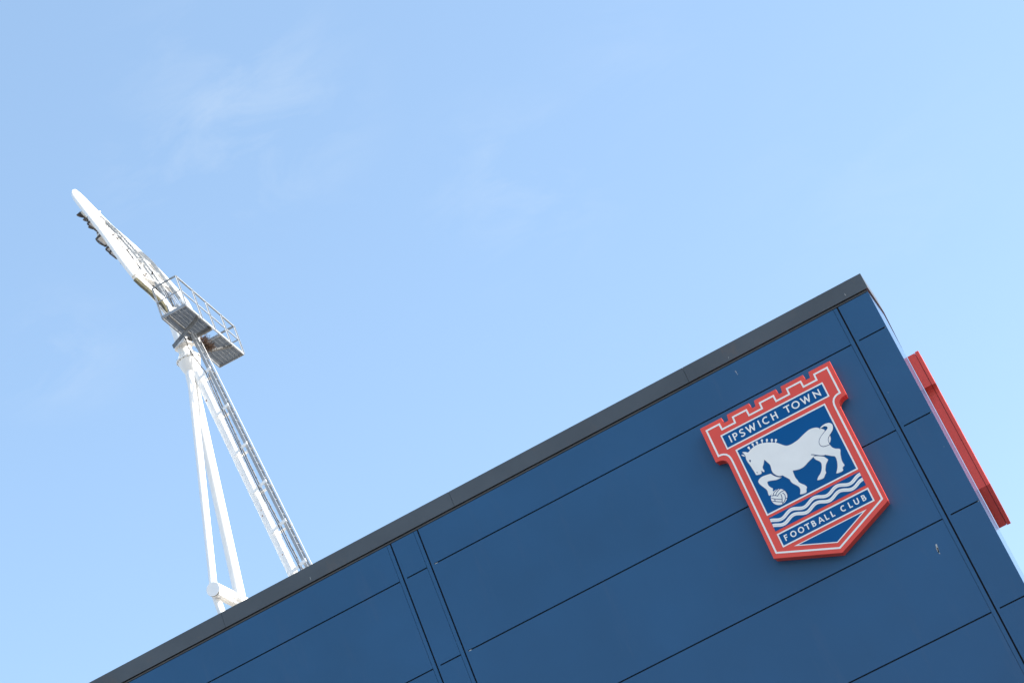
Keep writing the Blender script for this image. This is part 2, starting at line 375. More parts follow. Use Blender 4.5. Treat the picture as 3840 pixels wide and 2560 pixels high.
# side return: glossy white sheets that follow the curved end of the stand
side = [(-0.178, 30.0), (-0.1330, 31.0), (-0.1378, 32.0), (-0.1455, 33.6), (-0.40, 36.0), (-1.2, 39.0), (-2.5, 42.0)]
for (xa, ya), (xb, yb) in zip(side, side[1:]):
    d = Vector((xb - xa, yb - ya, 0)); n = Vector((-d.y, d.x, 0)).normalized() * 0.02
    q0 = Vector((xa, ya, 0)) + d.normalized() * 0.003; q1 = Vector((xb, yb, 0)) - d.normalized() * 0.003
    if ya == 30.0: q0 = Vector((xa + 0.0002, ya + 0.002, 0))
    vs = []
    for z in (0.02, 15.35):
        for p in (q0, q1, q1 + n, q0 + n): vs.append((p.x, p.y, z))
    sb(MB().add(vs, [(0,1,2,3),(4,5,6,7),(0,1,5,4),(1,2,6,5),(2,3,7,6),(3,0,4,7)]), 'side_panel', 'white_clad')
fl = [(-0.150, 29.985), (-0.113, 31.1), (-0.149, 33.4), (-0.39, 36.0), (-1.2, 39.0), (-2.5, 42.0)]
mbf = MB(); mbs = MB()
for (xa, ya), (xb, yb) in zip(fl, fl[1:]):
    mbf.add([(xa,ya,ZF0),(xb,yb,ZF0),(xb,yb,ZF1),(xa,ya,ZF1),(xa-.3,ya,ZF1+.001),(xb-.3,yb,ZF1+.001)], [(0,1,2,3),(3,2,5,4)])
    mbs.add([(xa,ya,ZF0),(xb,yb,ZF0),(xb-.35,yb,ZF0-.002),(xa-.35,ya+.06,ZF0-.002)], [(0,1,2,3)])
sb(mbf, 'side_fascia', 'fascia'); 
o = sb(mbs, 'side_soffit', 'trim')
# body and roof
sb(MB().box((-31.0, 30.3, ZF1 - 0.012), (-2.7, 42.0, ZF1 - 0.002)), 'roof', 'roof')
sb(MB().box((-31.0, 30.3, ZF1 - 0.0125), (-0.5, 33.4, ZF1 - 0.0035)), 'roof', 'roof') if False else None
sb(MB().add([(-2.69,30.3,ZF1-.002),(-0.45,30.3,ZF1-.002),(-0.45,33.4,ZF1-.002),(-0.69,36,ZF1-.002),(-1.5,39,ZF1-.002),(-2.69,42,ZF1-.002)], [(0,1,2,3,4,5)]), 'roof', 'roof')
sb(MB().box((-31.0, 41.8, 0.0), (-2.7, 42.0, 15.6)), 'rear_wall', 'blue')
sb(MB().box((-31.2, 30.032, 0.0), (-31.0, 42.0, 15.6)), 'end_wall', 'blue')
# bird droppings that ran down the metal
def dropping(x, z, L_, w, wob, Yf):
    mb = MB(); n = 9; vs = []; ph = random.random() * 6
    for i in range(n + 1):
        t = i / n; ww = w * (0.25 + 0.75 * math.sin(math.pi * min(1, t * 0.9 + .15)) ) * random.uniform(.6, 1.2)
        xx = x + wob * math.sin(ph + t * 4); zz = z - L_ * t
        vs += [(xx - ww/2, Yf, zz), (xx + ww/2, Yf, zz)]
    mb.add(vs, [(2*i, 2*i+2, 2*i+3, 2*i+1) for i in range(n)])
    return mb
for args in ((at(3508,2040,30), .16, .035, .010), (at(3512,2052,30), .10, .02, .006), (at(2757,1389,30), .06, .010, .004), (at(2765,1402,30), .012, .016, 0),
             (at(2731,1338,29.984), .03, .007, .004), (at(3168,1100,29.984), .05, .008, .006), (at(3330,1470,30), .012, .006, 0), (at(3540,1672,30), .016, .006, .004),
             (at(1162,2162,29.984), .06, .008, .002)):
    p, L_, w, wob = args
    sb(dropping(p.x, p.z, L_, w, wob, p.y - 0.003), 'bird_dropping', 'drop')

# ------------------------------------------------------------------ crest
def make_crest():
    root = empty('club_crest')
    tag(root, 'castle topped red shield crest with a white horse, on the blue wall', 'crest', 'castle shaped club crests on the stand')
    # outline (x, z), clockwise from top left; z = 0 at the point of the shield
    top = []
    edges = [(-1.106, -0.740), (-0.655, -0.265), (-0.190, 0.193), (0.265, 0.655), (0.738, 1.106)]
    nd = 0.096
    for i, (a, b) in enumerate(edges):
        top += [(a + (0.010 if i else 0), 2.778), (b, 2.778)]
        if i < 4:
            nx = edges[i+1][0]
            top += [(b + 0.010, 2.778 - nd), (nx - 0.004, 2.778 - nd)]
    shoulder = [(1.106, 2.168), (1.065, 2.168), (1.025, 2.160), (0.985, 2.142), (0.957, 2.112), (0.943, 2.075), (0.940, 2.04)]
    outline = top + shoulder + [(0.940, 0.395), (0.0, 0.0), (-0.940, 0.395)] + [(-x, z) for x, z in shoulder[::-1]]
    inner = offset_closed(outline, 0.010)
    # front tray with a small lip over the slightly smaller backing box
    F = -0.195
    b1 = poly2d('backing_box', [inner], -0.128, 0.126, 'red', root)
    poly2d('seam', [offset_closed(outline, 0.024)], -0.1335, 0.0050, 'joint', root)
    b2 = poly2d('front_tray', [outline], F, 0.061, 'red', root)
    bv = b2.modifiers.new('bevel', 'BEVEL'); bv.width = 0.004; bv.segments = 2; bv.limit_method = 'ANGLE'; bv.angle_limit = R(40)
    # white border line
    wl = []
    xs = [(-1.027, -0.808), (-0.576, -0.345), (-0.115, 0.116), (0.347, 0.580), (0.810, 1.027)]
    for i, (a, b) in enumerate(xs):
        wl += [(a, 2.698), (b, 2.698)]
        if i < 4: wl += [(b + 0.004, 2.599), (xs[i+1][0] - 0.004, 2.599)]
    ws = [(1.027, 2.240), (0.985, 2.238), (0.945, 2.226), (0.910, 2.203), (0.884, 2.165), (0.871, 2.115), (0.868, 2.05)]
    wl += ws + [(0.868, 0.456), (0.0, 0.082), (-0.868, 0.456)] + [(-x, z) for x, z in ws[::-1]]
    poly2d('border_line', [offset_closed(wl, -0.0135), offset_closed(wl, 0.0135)], F - 0.004, 0.0036, 'cwhite', root)
    def rect(x0, x1, z0, z1): return [(x0, z0), (x1, z0), (x1, z1), (x0, z1)]
    def field(fr, w, nm):
        x0, x1, z0, z1 = fr
        f = poly2d(nm + '_frame', [rect(x0, x1, z0, z1), rect(x0+w, x1-w, z0+w, z1-w)], F - 0.004, 0.0036, 'cwhite', root)
        b = poly2d(nm + '_field', [rect(x0+w+.0005, x1-w-.0005, z0+w+.0005, z1-w-.0005)], F - 0.0025, 0.0021, 'cblue', root)
        return f, b
    _, title = field((-0.868, 0.868, 2.268, 2.524), 0.0215, 'title')
    _, horsef = field((-0.757, 0.757, 1.033, 2.202), 0.0225, 'horse')
    _, lower = field((-0.745, 0.762, 0.482, 0.710), 0.0215, 'lower_title')
    wavef = poly2d('wave_field', [rect(-0.744, 0.752, 0.757, 0.992)], F - 0.0025, 0.0021, 'cblue', root)
    tri = [(-0.590, 0.424), (0.600, 0.424), (0.006, 0.167)]
    tin = [(-0.524, 0.411), (0.534, 0.411), (0.006, 0.183)]
    poly2d('lower_frame', [tri, tin], F - 0.004, 0.0036, 'cwhite', root)
    poly2d('lower_field', [offset_closed([tin[0], tin[2], tin[1]], -0.0005)], F - 0.0025, 0.0021, 'cblue', root)
    # waves: two white double lines with a fine groove between
    for dz in (0.0, -0.087):
        for k, (o_, w_) in enumerate(((0.0145, 0.0235), (-0.0125, 0.0235))):
            c_ = []
            for i in range(101):
                x = -0.743 + 1.494 * i / 100
                sl = -math.sin(2*math.pi*(x+0.015)/0.378) * 0.030 * 2*math.pi/0.378
                nn = Vector((-sl, 1)).normalized()
                z = 0.917 + 0.030 * math.cos(2*math.pi*(x+0.015)/0.378) + dz
                c_.append((max(-0.743, min(0.751, x + nn.x*o_)), z + nn.y*o_))
            poly2d('wave', [stroke(c_, w_)], F - 0.0055, 0.0029, 'cwhite', wavef)
        c_ = [( -0.743 + 1.494*i/100, 0.917 + 0.030*math.cos(2*math.pi*(-0.743+1.494*i/100+0.015)/0.378) + dz + 0.001) for i in range(101)]
        poly2d('wave_groove', [stroke(c_, 0.010)], F - 0.0040, 0.0014, 'cgroove', wavef)
    # the horse
    HF = F - 0.0025
    def groove_under(loop, w, par):
        poly2d('engraved_line', [offset_closed(loop, w)], HF - 0.0018, 0.0016, 'cgroove', par)
    horse = poly2d('horse', [smooth_loop(BODY, 3)], HF - 0.0050, 0.0048, 'cwhite', horsef)
    def orient(lp):
        a = sum(lp[i-1][0]*lp[i][1] - lp[i][0]*lp[i-1][1] for i in range(len(lp)))
        return lp if a < 0 else lp[::-1]
    def outlined(nm, lp, base, wd=0.0065, sub=3, c='cgroove'):
        sl = orient(smooth_loop(lp, sub))
        # offset_closed with positive d moves to the right of travel; clockwise loop -> inward
        poly2d('engraved_line', [offset_closed(sl, -wd)], base - 0.0012, 0.0011, c, horse)
        return poly2d(nm, [sl], base - 0.0040, 0.0027, 'cwhite', horse)
    sl = orient(smooth_loop(BODY, 3))
    poly2d('engraved_line', [offset_closed(sl, -0.0055)], HF - 0.0010, 0.0009, 'cgroove', horse)
    for nm, lp in (('foreleg', FORE), ('hind_leg', HIND), ('ear', EAR), ('rump', RUMP)):
        l2 = orient(smooth_loop(lp, 3))
        poly2d('engraved_line', [offset_closed(l2, -0.0050)], HF - 0.0014, 0.0013, 'cgroove', horse)
        poly2d(nm, [l2], HF - 0.0046, 0.0030, 'cwhite', horse)
    l2 = orient(smooth_loop(TAIL, 3))
    poly2d('engraved_line', [offset_closed(l2, -0.0075)], HF - 0.0060, 0.0009, 'cdark', horse)
    poly2d('tail', [l2], HF - 0.0085, 0.0024, 'cwhite', horse)
    poly2d('engraved_line', [stroke(smooth_loop(THIGH, 3, False), 0.012)], HF - 0.0062, 0.0011, 'cdark', horse)
    chest = [FORE[i] for i in (0, 1, 2, 3)]
    poly2d('engraved_line', [stroke(smooth_loop(chest, 3, False), 0.009)], HF - 0.0062, 0.0011, 'cdark', horse)
    poly2d('eye', [smooth_loop(EYE, 3)], HF - 0.0062, 0.0011, 'cdark', horse)
    poly2d('nostril', [smooth_loop(NOSE, 3)], HF - 0.0062, 0.0011, 'cdark', horse)
    for i in range(0, len(KNOTS), 2):
        a, b = Vector(KNOTS[i]), Vector(KNOTS[i+1]); d = (a - b).normalized(); n_ = Vector((-d.y, d.x))
        lp = []
        ctr = a; 
        for t, w_ in ((-0.002, .0075), (0.012, .0055), (0.020, .0085), (0.032, .0155), (0.046, .0165), (0.058, .013)):
            lp.append(tuple(b + d * t + n_ * w_))
        lp.append(tuple(b + d * 0.062))
        for t, w_ in ((0.058, -.013), (0.046, -.0165), (0.032, -.0155), (0.020, -.0085), (0.012, -.0055), (-0.002, -.0075)):
            lp.append(tuple(b + d * t + n_ * w_))
        poly2d('mane_knot', [lp], HF - 0.0046, 0.0044, 'cwhite', horse)
    # the ball under the raised hoof
    bc = (-0.472, 1.212)
    ball = poly2d('ball', [arc(bc[0], bc[1], 0.124, 0.124, 0, 352.5, 47)], HF - 0.0046, 0.0044, 'cwhite', horsef)
    for ln in BALL:
        poly2d('ball_seam', [stroke(smooth_loop(ln, 4, False), 0.010)], HF - 0.0058, 0.0010, 'cdark', ball)
    # lettering in a plain humanist capital
    def letter(ch, w, h, s):
        """loops in a box 0..w, 0..h with stem s"""
        if ch == 'I': return [rect(0, s, 0, h)]
        if ch == 'L': return [[(0,0),(w,0),(w,s*.9),(s,s*.9),(s,h),(0,h)]]
        if ch == 'T': return [[(w/2-s/2,0),(w/2+s/2,0),(w/2+s/2,h-s*.9),(w,h-s*.9),(w,h),(0,h),(0,h-s*.9),(w/2-s/2,h-s*.9)]]
        if ch == 'F': return [[(0,0),(s,0),(s,h*.44),(w*.85,h*.44),(w*.85,h*.44+s*.85),(s,h*.44+s*.85),(s,h-s*.9),(w,h-s*.9),(w,h),(0,h)]]
        if ch == 'H': return [[(0,0),(s,0),(s,h*.46),(w-s,h*.46),(w-s,0),(w,0),(w,h),(w-s,h),(w-s,h*.46+s*.9),(s,h*.46+s*.9),(s,h),(0,h)]]
        if ch == 'N':
            k = s * 1.15
            return [[(0,0),(s*.9,0),(s*.9,h*.66),(w-s*.35,-h*.02),(w,-h*.02),(w,h),(w-s*.9,h),(w-s*.9,h*.36),(s*.35,h*1.02),(0,h*1.02)]]
        if ch == 'W':
            q = s * 1.02
            return [[(0,h),(q,h),(w*.29,h*.33),(w*.5-q*.32,h*1.0),(w*.5+q*.32,h*1.0),(w*.71,h*.33),(w-q,h),(w,h),(w*.71+q*.36,-h*.02),(w*.71-q*.36,-h*.02),(w*.5,h*.60),(w*.29+q*.36,-h*.02),(w*.29-q*.36,-h*.02)]]
        if ch == 'A':
            o_ = [(0,0),(s*1.02,0),(w*.5-(w*.5-s*1.0)*.66,h*.24),(w*.5+(w*.5-s*1.0)*.66,h*.24),(w-s*1.02,0),(w,0),(w*.5+s*.42,h),(w*.5-s*.42,h)]
            return [o_, [(w*.5-w*.155,h*.24+s*.8),(w*.5+w*.155,h*.24+s*.8),(w*.5,h*.78)]]
        if ch == 'O':
            return [arc(w/2,h/2,w/2,h/2*1.03,0,352.5,47), arc(w/2,h/2,w/2-s,h/2*1.03-s*.9,0,352.5,47)]
        if ch == 'C':
            pts = arc(w*.56, h/2, w*.56-s/2, h/2*1.03-s/2, 52, 308, 34)
            return [stroke(pts, s*.97)]
        if ch == 'U':
            pts = [(s/2, h)] + arc(w/2, w/2-s*.1, w/2-s/2, w/2-s*.6, 180, 360, 24) + [(w-s/2, h)]
            return [stroke(pts, s)]
        if ch == 'S':
            c_ = [(w*.90,h*.86),(w*.70,h*.945),(w*.45,h*.955),(w*.22,h*.87),(w*.15,h*.73),(w*.25,h*.60),(w*.50,h*.50),(w*.74,h*.39),(w*.83,h*.25),(w*.72,h*.11),(w*.48,h*.045),(w*.24,h*.06),(w*.04,h*.15)]
            return [stroke(smooth_loop(c_, 4, False), s*.92)]
        if ch in 'PB':
            def bowl(z0, z1, ww):
                rr = (z1 - z0) / 2; return arc(ww - rr, z0 + rr, rr, rr, -90, 90, 14)
            def hole(z0, z1, ww):
                z0 += s*.85; z1 -= s*.85; ww -= s; rr = (z1 - z0) / 2
                return [(s, z0)] + arc(ww - rr, z0 + rr, rr, rr, -90, 90, 12) + [(s, z1)]
            if ch == 'P':
                zb = h * .40
                return [[(0,0),(s,0),(s,zb)] + bowl(zb, h, w) + [(0,h)], hole(zb, h, w)]
            zm = h * .50
            lo = bowl(0, zm + s*.425, w); up = bowl(zm - s*.425, h, w*.90)
            # join the two bowls where their outlines cross
            lo = [p for p in lo if p[1] <= zm + s*.05]; up = [p for p in up if p[1] > zm + s*.05]
            return [[(0,0)] + lo + up + [(0,h)], hole(0, zm + s*.425, w), hole(zm - s*.425, h, w*.90)]
    def text(word, centres, widths, zc, h, s, parent, yf):
        for ch, cx_, w_ in zip(word, centres, widths):
            lps = [[(x + cx_ - w_/2, z + zc - h/2) for x, z in lp] for lp in letter(ch, w_, h, s)]
            o_ = poly2d('letter', lps, yf, 0.004, 'cwhite', parent)
            o_['label'] = 'white capital letter ' + ch
    yl = F - 0.0025 - 0.0042
    text('IPSWICHTOWN', [-.752, -.663, -.549, -.399, -.259, -.149, -.005, .219, .356, .529, .714],
         [.021, .076, .082, .160, .021, .110, .094, .100, .128, .160, .106], 2.398, 0.118, 0.0215, title, yl)
    text('FOOTBALLCLUB', [-.638, -.520, -.393, -.285, -.183, -.068, .030, .128, .300, .416, .519, .638],
         [.054, .094, .094, .078, .062, .094, .052, .052, .080, .052, .074, .062], 0.597, 0.094, 0.0185, lower, yl)
    return root

crest = make_crest()
crest.location = (-2.274, 30.0 - 0.002, 11.76)
crest2 = crest.copy(); COL.objects.link(crest2)
def copy_children(src, dst):
    for ch in list(src.children):
        c = ch.copy(); COL.objects.link(c); c.parent = dst; copy_children(ch, c)
copy_children(crest, crest2)
crest2.location = (-0.1315, 32.106, 11.745)
crest2.rotation_euler = (0, 0, R(90.2))
crest2['label'] = 'red crest seen edge-on, jutting from the glossy side wall at the corner'

# ------------------------------------------------------------------ floodlight mast
mast = empty('floodlight_mast', (-20.5, 57.9, 0))
tag(mast, 'tall white tubular floodlight mast with three legs and leaning lamp head behind the roof', 'floodlight mast')
MO = Vector((-20.5, 57.9, 0))
def pb(mb, name, material, parent=None):
    """build in world space, store relative to the mast base"""
    mb.v = [(v[0]-MO.x, v[1]-MO.y, v[2]-MO.z) for v in mb.v]
    return mb.build(name, material, parent if parent is not None else mast)
def ext(a, b, z):
    """carry the line a->b on until height z"""
    return a + (b - a) * ((z - a.z) / (b.z - a.z))
C0 = at(720, 1362, 57.9)
# right leg carries the ladder
RL = at(1099.6, 2153, 57.9)
right = pb(MB().tube([C0 + Vector((0, 0, 0.1)), RL, ext(C0, RL, 0.0)], 0.158, 32), 'leg', 'mast')
LB = at(799.5, 2190, 56.9)
SB = at(893, 2222, 58.9); 
pb(MB().tube([at(712, 1375, 57.8), LB], [0.13, 0.125], 28), 'leg', 'mast')
sl_end = ext(at(709, 1375, 58.0), at(886.3, 2176, 58.85), 27.5)
pb(MB().tube([at(709, 1375, 58.0), at(886.3, 2176, 58.85), sl_end], 0.182, 32), 'leg', 'mast')
# horizontal drum at the foot of the two legs
capc = at(798.5, 2207, 56.62)
dax = Vector((0.03, 1, -0.02)).normalized()
drum = pb(MB().tube([capc, capc + dax * 3.2], 0.232, 40), 'cross_tube', 'mast')
pb(MB().tube([capc - dax * 0.004, capc + dax * 0.02], 0.226, 40), 'end_cap', 'mast', drum)
pb(MB().tube([capc + dax*0.05 + Vector((0.06, 0, -0.18)), capc + dax * 3.2 + Vector((0.06, 0, -0.30))], 0.085, 20), 'drain_pipe', 'mast')
gr = MB()
for a in range(-60, 50, 6):
    t0, t1 = R(a - 90 - 10), R(a + 6 - 90 - 10)
    vs = []
    for t in (t0, t1):
        for dd, rr in ((0.004, .2335), (0.03 + .015 * random.random(), .2335)):
            vs.append(capc + dax*dd + Vector((math.cos(t)*rr, 0, math.sin(t)*rr)))
    gr.add(vs, [(0,1,3,2)])
pb(gr, 'grime_band', 'grime', drum)
pb(MB().tube([at(806, 2226, 56.95), at(849, 2345, 57.0), Vector((at(849,2345,57).x+.2, 57.0, 0))], 0.125, 24), 'leg', 'mast')
# collar: disc flange, cone of the leg heads, upper pole
up_dir = (at(638, 1155, 57.75) - at(708, 1351, 57.88)).normalized()
FC = at(708, 1351, 57.88)
pb(MB().tube([FC + up_dir*0.0, FC + up_dir*0.05], 0.415, 40), 'flange', 'mast')
pb(MB().tube([FC - up_dir*0.55 + Vector((0,0,0)), FC - up_dir*0.30, FC - up_dir*0.004], [0.20, 0.32, 0.385], 36), 'collar', 'mast')
bolts = MB()
for k in range(16):
    a = 2*math.pi*k/16; n1 = up_dir.cross(Vector((0,1,0))).normalized(); n2 = up_dir.cross(n1)
    p = FC + (n1*math.cos(a) + n2*math.sin(a))*0.393
    pb(MB().tube([p - up_dir*0.03, p + up_dir*0.08], 0.014, 6), 'bolt', 'galvd')

UP = FC + up_dir * 1.95
pb(MB().tube([FC + up_dir*0.05, FC + up_dir*0.25, FC + up_dir*0.3, UP], [0.26, 0.26, 0.235, 0.22], 36), 'pole', 'mast')
gus = MB()
for k in range(8):
    a = 2*math.pi*k/8 + .2; n1 = up_dir.cross(Vector((0,1,0))).normalized(); n2 = up_dir.cross(n1)
    d = n1*math.cos(a) + n2*math.sin(a)
    s_ = up_dir.cross(d) * 0.008
    q = [FC + up_dir*0.05 + d*0.26, FC + up_dir*0.05 + d*0.39, FC + up_dir*0.30 + d*0.25]
    gus.add([v - s_ for v in q] + [v + s_ for v in q], [(0,1,2),(3,5,4),(0,3,4,1),(1,4,5,2),(2,5,3,0)])
pb(gus, 'gusset_plates', 'mast')
pb(MB().tube([FC + up_dir*0.52, FC + up_dir*0.56], 0.32, 36), 'flange', 'mast')

# platform: two grating decks on a steel frame with handrail
ZD = 38.196
A_, B_, C_, D_ = Vector((-20.615,56.0,ZD)), Vector((-19.71,56.0,ZD)), Vector((-19.89,60.43,ZD)), Vector((-20.84,60.4,ZD))
plat = pb(MB().bar(B_ - Vector((0,0,.04)), C_ - Vector((0,0,.04)), 0.035, 0.10), 'platform', 'galv')
def lerp(a, b, t): return a + (b - a) * t
def deck(t0, t1, xin0=0.0, xin1=0.0):
    a0, b0, a1, b1 = lerp(A_, D_, t0), lerp(B_, C_, t0), lerp(A_, D_, t1), lerp(B_, C_, t1)
    a0 = lerp(a0, b0, xin0); a1 = lerp(a1, b1, xin1)
    mb = MB(); n = int((a1 - a0).length / 0.034)
    for i in range(n + 1):
        t = i / n; mb.bar(lerp(a0, a1, t), lerp(b0, b1, t), 0.006, 0.032)
    for k in range(7):
        t = (k + .5) / 7; p, q = lerp(a0, b0, t), lerp(a1, b1, t)
        mb.bar(p + Vector((0,0,-.020)), q + Vector((0,0,-.018)), 0.007, 0.006)
    o_ = pb(mb, 'deck_grating', 'galvl', plat)
    fr = MB(); dz = Vector((0, 0, -.035))
    for p, q in ((a0, b0), (a0, a1), (a1, b1)): fr.bar(p + dz, q + dz, 0.03, 0.10)
    pb(fr, 'deck_frame', 'galv', plat)
    fx = MB()
    for p in (lerp(a0, b0, .06), lerp(a0, b0, .94), lerp(a1, b1, .06), lerp(a1, b1, .94)):
        p = lerp(p, (a0+b1)*.5, .06) + Vector((0,0,-.05)); fx.box(p - Vector((.035,.045,.02)), p + Vector((.035,.045,.02)))
    pb(fx, 'fixing_plates', 'galvd', plat)
    return a0, b0, a1, b1
deck(0.0, 0.43)
deck(0.59, 1.0)
dk = Vector((0, 0, -.14))
bm_ = MB()
bm_.bar(lerp(B_, C_, .19) + dk + Vector((.02,0,0)), at(649,1301,57.40), 0.012, 0.15)
bm_.bar(lerp(B_, C_, .19) + dk + Vector((.02,.05,.07)), at(649,1301,57.40) + Vector((0,.05,.07)), 0.11, 0.012)
pb(bm_, 'support_beam', 'galvd', plat)
pb(MB().bar(lerp(A_, D_, .43) + dk*.75, lerp(B_, C_, .43) + dk*.75, 0.08, 0.12), 'support_beam', 'galvd', plat)
pb(MB().bar(lerp(A_, D_, .72) + dk*.7 + Vector((0,-.25,0)), lerp(B_, C_, .80) + dk*.7, 0.07, 0.08), 'support_beam', 'galvd', plat)
pb(MB().bar(lerp(A_, D_, .0) + dk*.6 + Vector((.25,0,0)), lerp(A_, D_, .43) + dk*.6 + Vector((.25,0,0)), 0.05, 0.05), 'support_beam', 'galvd', plat)
# handrail
H1 = Vector((0, 0, 1.12)); H2 = H1 * .5
posts = [A_, B_] + [Vector((x, y, ZD)) for x, y in ((-19.755,57.18),(-19.80,58.17),(-19.84,59.35))] + [C_, lerp(C_, D_, .5)]
for p in posts[:6]:
    rail = MB(); rail.bar(p + Vector((0,0,-.05)), p + H1, 0.06, 0.014, up=(1,0,0)); rail.bar(p + Vector((.02,.022,-.05)), p + H1 + Vector((.02,.022,0)), 0.012, 0.045, up=(1,0,0))
    pb(rail, 'rail_post', 'galvs', plat)
pb(MB().bar(A_ + H1, B_ + H1, 0.045, 0.045).bar(B_ + H1, C_ + H1, 0.045, 0.045).bar(C_ + H1, lerp(C_, D_, .55) + H1, 0.055, 0.055), 'top_rail', 'galvl', plat)
pb(MB().bar(A_ + H2, B_ + H2, 0.03, 0.03).bar(B_ + H2, C_ + H2, 0.03, 0.03).bar(C_ + H2, lerp(C_, D_, .55) + H2, 0.035, 0.035), 'middle_rail', 'galvs', plat)
pb(MB().bar(A_ + Vector((0,0,.5)), A_ + Vector((-.02,.9,.35)), 0.02, 0.035).bar(A_ + Vector((-.02,.9,-.02)), A_ + Vector((-.02,.9,.9)), 0.035, 0.035), 'gate_bar', 'galv', plat)

# ladder up the right leg
def lad(t): # point on leg axis
    return lerp(C0, RL, t)
ladp = MB()
n_top, n_bot = at(726.7, 1270, 57.62), at(1146, 2117, 57.62)
f_top, f_bot = n_top + Vector((.035,.24,0)), n_bot + Vector((.035,.24,0))
nb2, fb2 = ext(n_top, n_bot, 14.0), ext(f_top, f_bot, 14.0)
def up_to(a, b, z): return ext(b, a, z)
nt2, ft2 = up_to(n_top, n_bot, ZD + 1.2), up_to(f_top, f_bot, ZD + 1.2)
ladder = pb(MB().bar(nt2, nb2, 0.10, 0.022, up=(0,1,0)), 'ladder', 'galvs')
pb(MB().bar(ft2, fb2, 0.075, 0.03, up=(0,1,0)), 'stile', 'galvs', ladder)
ln = (nb2 - nt2).length; nr = int(ln / 0.29)
for i in range(nr + 1):
    t = i / nr; pb(MB().tube([lerp(nt2, nb2, t), lerp(ft2, fb2, t)], 0.011, 8), 'rung', 'galvs', ladder)
# safety cable clipped to the far stile
pb(MB().tube([f_top + Vector((.085,0,0)), f_bot + Vector((.085,0,0))], 0.012, 8), 'fall_arrest_cable', 'galvb', ladder)
# arms between leg and ladder
for (ex, ey), (px_, py_) in (((791,1383),(744,1423)), ((858.2,1520),(810.5,1558.8)), ((928.4,1664),(877.2,1699)), ((1000,1804.4),(947.4,1839.5)), ((1073.7,1951.8),(1019,1992.5)), ((1148.8,2102.6),(1096.5,2140))):
    e_ = at(ex, ey, 57.60); pz = e_.z - 0.08
    ax = lerp(C0, RL, (C0.z - pz) / (C0.z - RL.z))
    brk = MB()
    brk.bar(Vector((e_.x + .03, 57.50, e_.z)), Vector((ax.x + .02, 57.66, pz)), 0.02, 0.10)
    brk.bar(Vector((e_.x + .02, 57.98, e_.z)), Vector((ax.x + .05, 57.98, pz)), 0.02, 0.09)
    pb(brk, 'ladder_arm', 'mast')
# cables and conduits beside the leg
def cab(px, Y, r, nm, mt, wob=0.0):
    pts = [at(x, y, Y) for x, y in px]
    d = []
    for a, b in zip(pts, pts[1:]):
        for k in range(6):
            p = lerp(a, b, k/6); d.append(p + Vector((wob*random.uniform(-1,1), wob*random.uniform(-1,1), 0)))
    d.append(pts[-1]); d.append(ext(pts[-2], pts[-1], 20.0))
    return pb(MB().tube(d, r, 8), nm, mt)
base = [(689.4,1271),(772,1397),(824.6,1520),(908.8,1699),(982.5,1853.5),(1035,1951.8),(1130,2140)]
cab([(693,1262),(706,1300),(722,1330)] + base[1:], 57.55, 0.017, 'cable', 'black', .008)
cab([(x+7, y+1) for x, y in base[1:]], 57.75, 0.014, 'cable', 'black', .008)
cab([(x+12, y+4) for x, y in base[1:]], 57.8, 0.013, 'cable', 'galvd', .006)
cab([(748,1372),(1112,2146)], 57.75, 0.016, 'conduit', 'mast')
cab([(752,1370),(1119,2146)], 57.72, 0.011, 'conduit', 'galv')
# rust spots on the leg
for x, y, r_ in ((782, 1507, .045), (988, 1917, .03), (993, 1938, .04), (1068, 2083, .03), (917, 1787, .02)):
    p = at(x, y, 57.9); t = (C0.z - p.z) / (C0.z - RL.z); axp = lerp(C0, RL, t)
    d = (p - axp); d.y = 0; vd = Vector((0, -1, 0)) * math.sqrt(max(0.001, .158**2 - min(d.length, .14)**2))
    c_ = axp + d + vd
    mb = MB(); vs = [c_ + Vector((0, -.004, 0))]
    for k in range(11):
        a = 2*math.pi*k/11; rr = r_*random.uniform(.6, 1.1)
        dx = math.cos(a)*rr*.6; px_ = c_.x + dx
        off = px_ - axp.x - (math.sin(a)*rr) * ((RL.x-C0.x)/(RL.z-C0.z))
        yy = axp.y - math.sqrt(max(0.0005, .158**2 - off*off*.9)) - .004
        vs.append(Vector((px_, yy, c_.z + math.sin(a)*rr)))
    mb.add(vs, [(0, k+1, (k+1) % 11 + 1) for k in range(11)])
    pb(mb, 'rust_spot', 'rust')

# ---- lamp head: a leaning closed frame of white tube
def path(ps, sub=5):
    P = [at(*p) for p in ps]; n = len(P); o_ = []
    for i in range(n-1):
        p0, p1, p2, p3 = P[max(i-1,0)], P[i], P[i+1], P[min(i+2,n-1)]
        for k in range(sub):
            t = k/sub
            o_.append(0.5*((2*p1)+(-p0+p2)*t+(2*p0-5*p1+4*p2-p3)*t*t+(-p0+3*p1-3*p2+p3)*t**3))
    o_.append(P[-1]); return o_
near = path([(289,726,57.75),(279,721,57.62),(285,741,57.5),(330,800,57.2),(396,885,56.95),(455,970,56.85),(506,1036,56.85)])
far = path([(289,726,57.75),(295,732,57.9),(339,777,58.5),(408,847,59.1),(500,928,59.5),(560,985,59.65),(612,1040,59.65),(662,1095,59.4),(700,1145,58.9),(728,1215,58.3),(738,1290,58.0)])
nrad = [0.085 + 0.030*min(1, i/12) for i in range(len(near))]
head = pb(MB().tube(near, nrad, 24), 'lamp_head', 'mast')
pb(MB().tube(far, [0.075]*4 + [0.09, 0.095, 0.10] + [0.105]*(len(far)-19) + [0.12]*12, 24), 'head_tube', 'mast', head)
tipb = MB()
tipb.tube([at(280,723,57.62), at(286,723,57.66), at(293,730,57.8)], [0.07, 0.082, 0.075], 20)
pb(tipb, 'head_tip', 'mast', head)
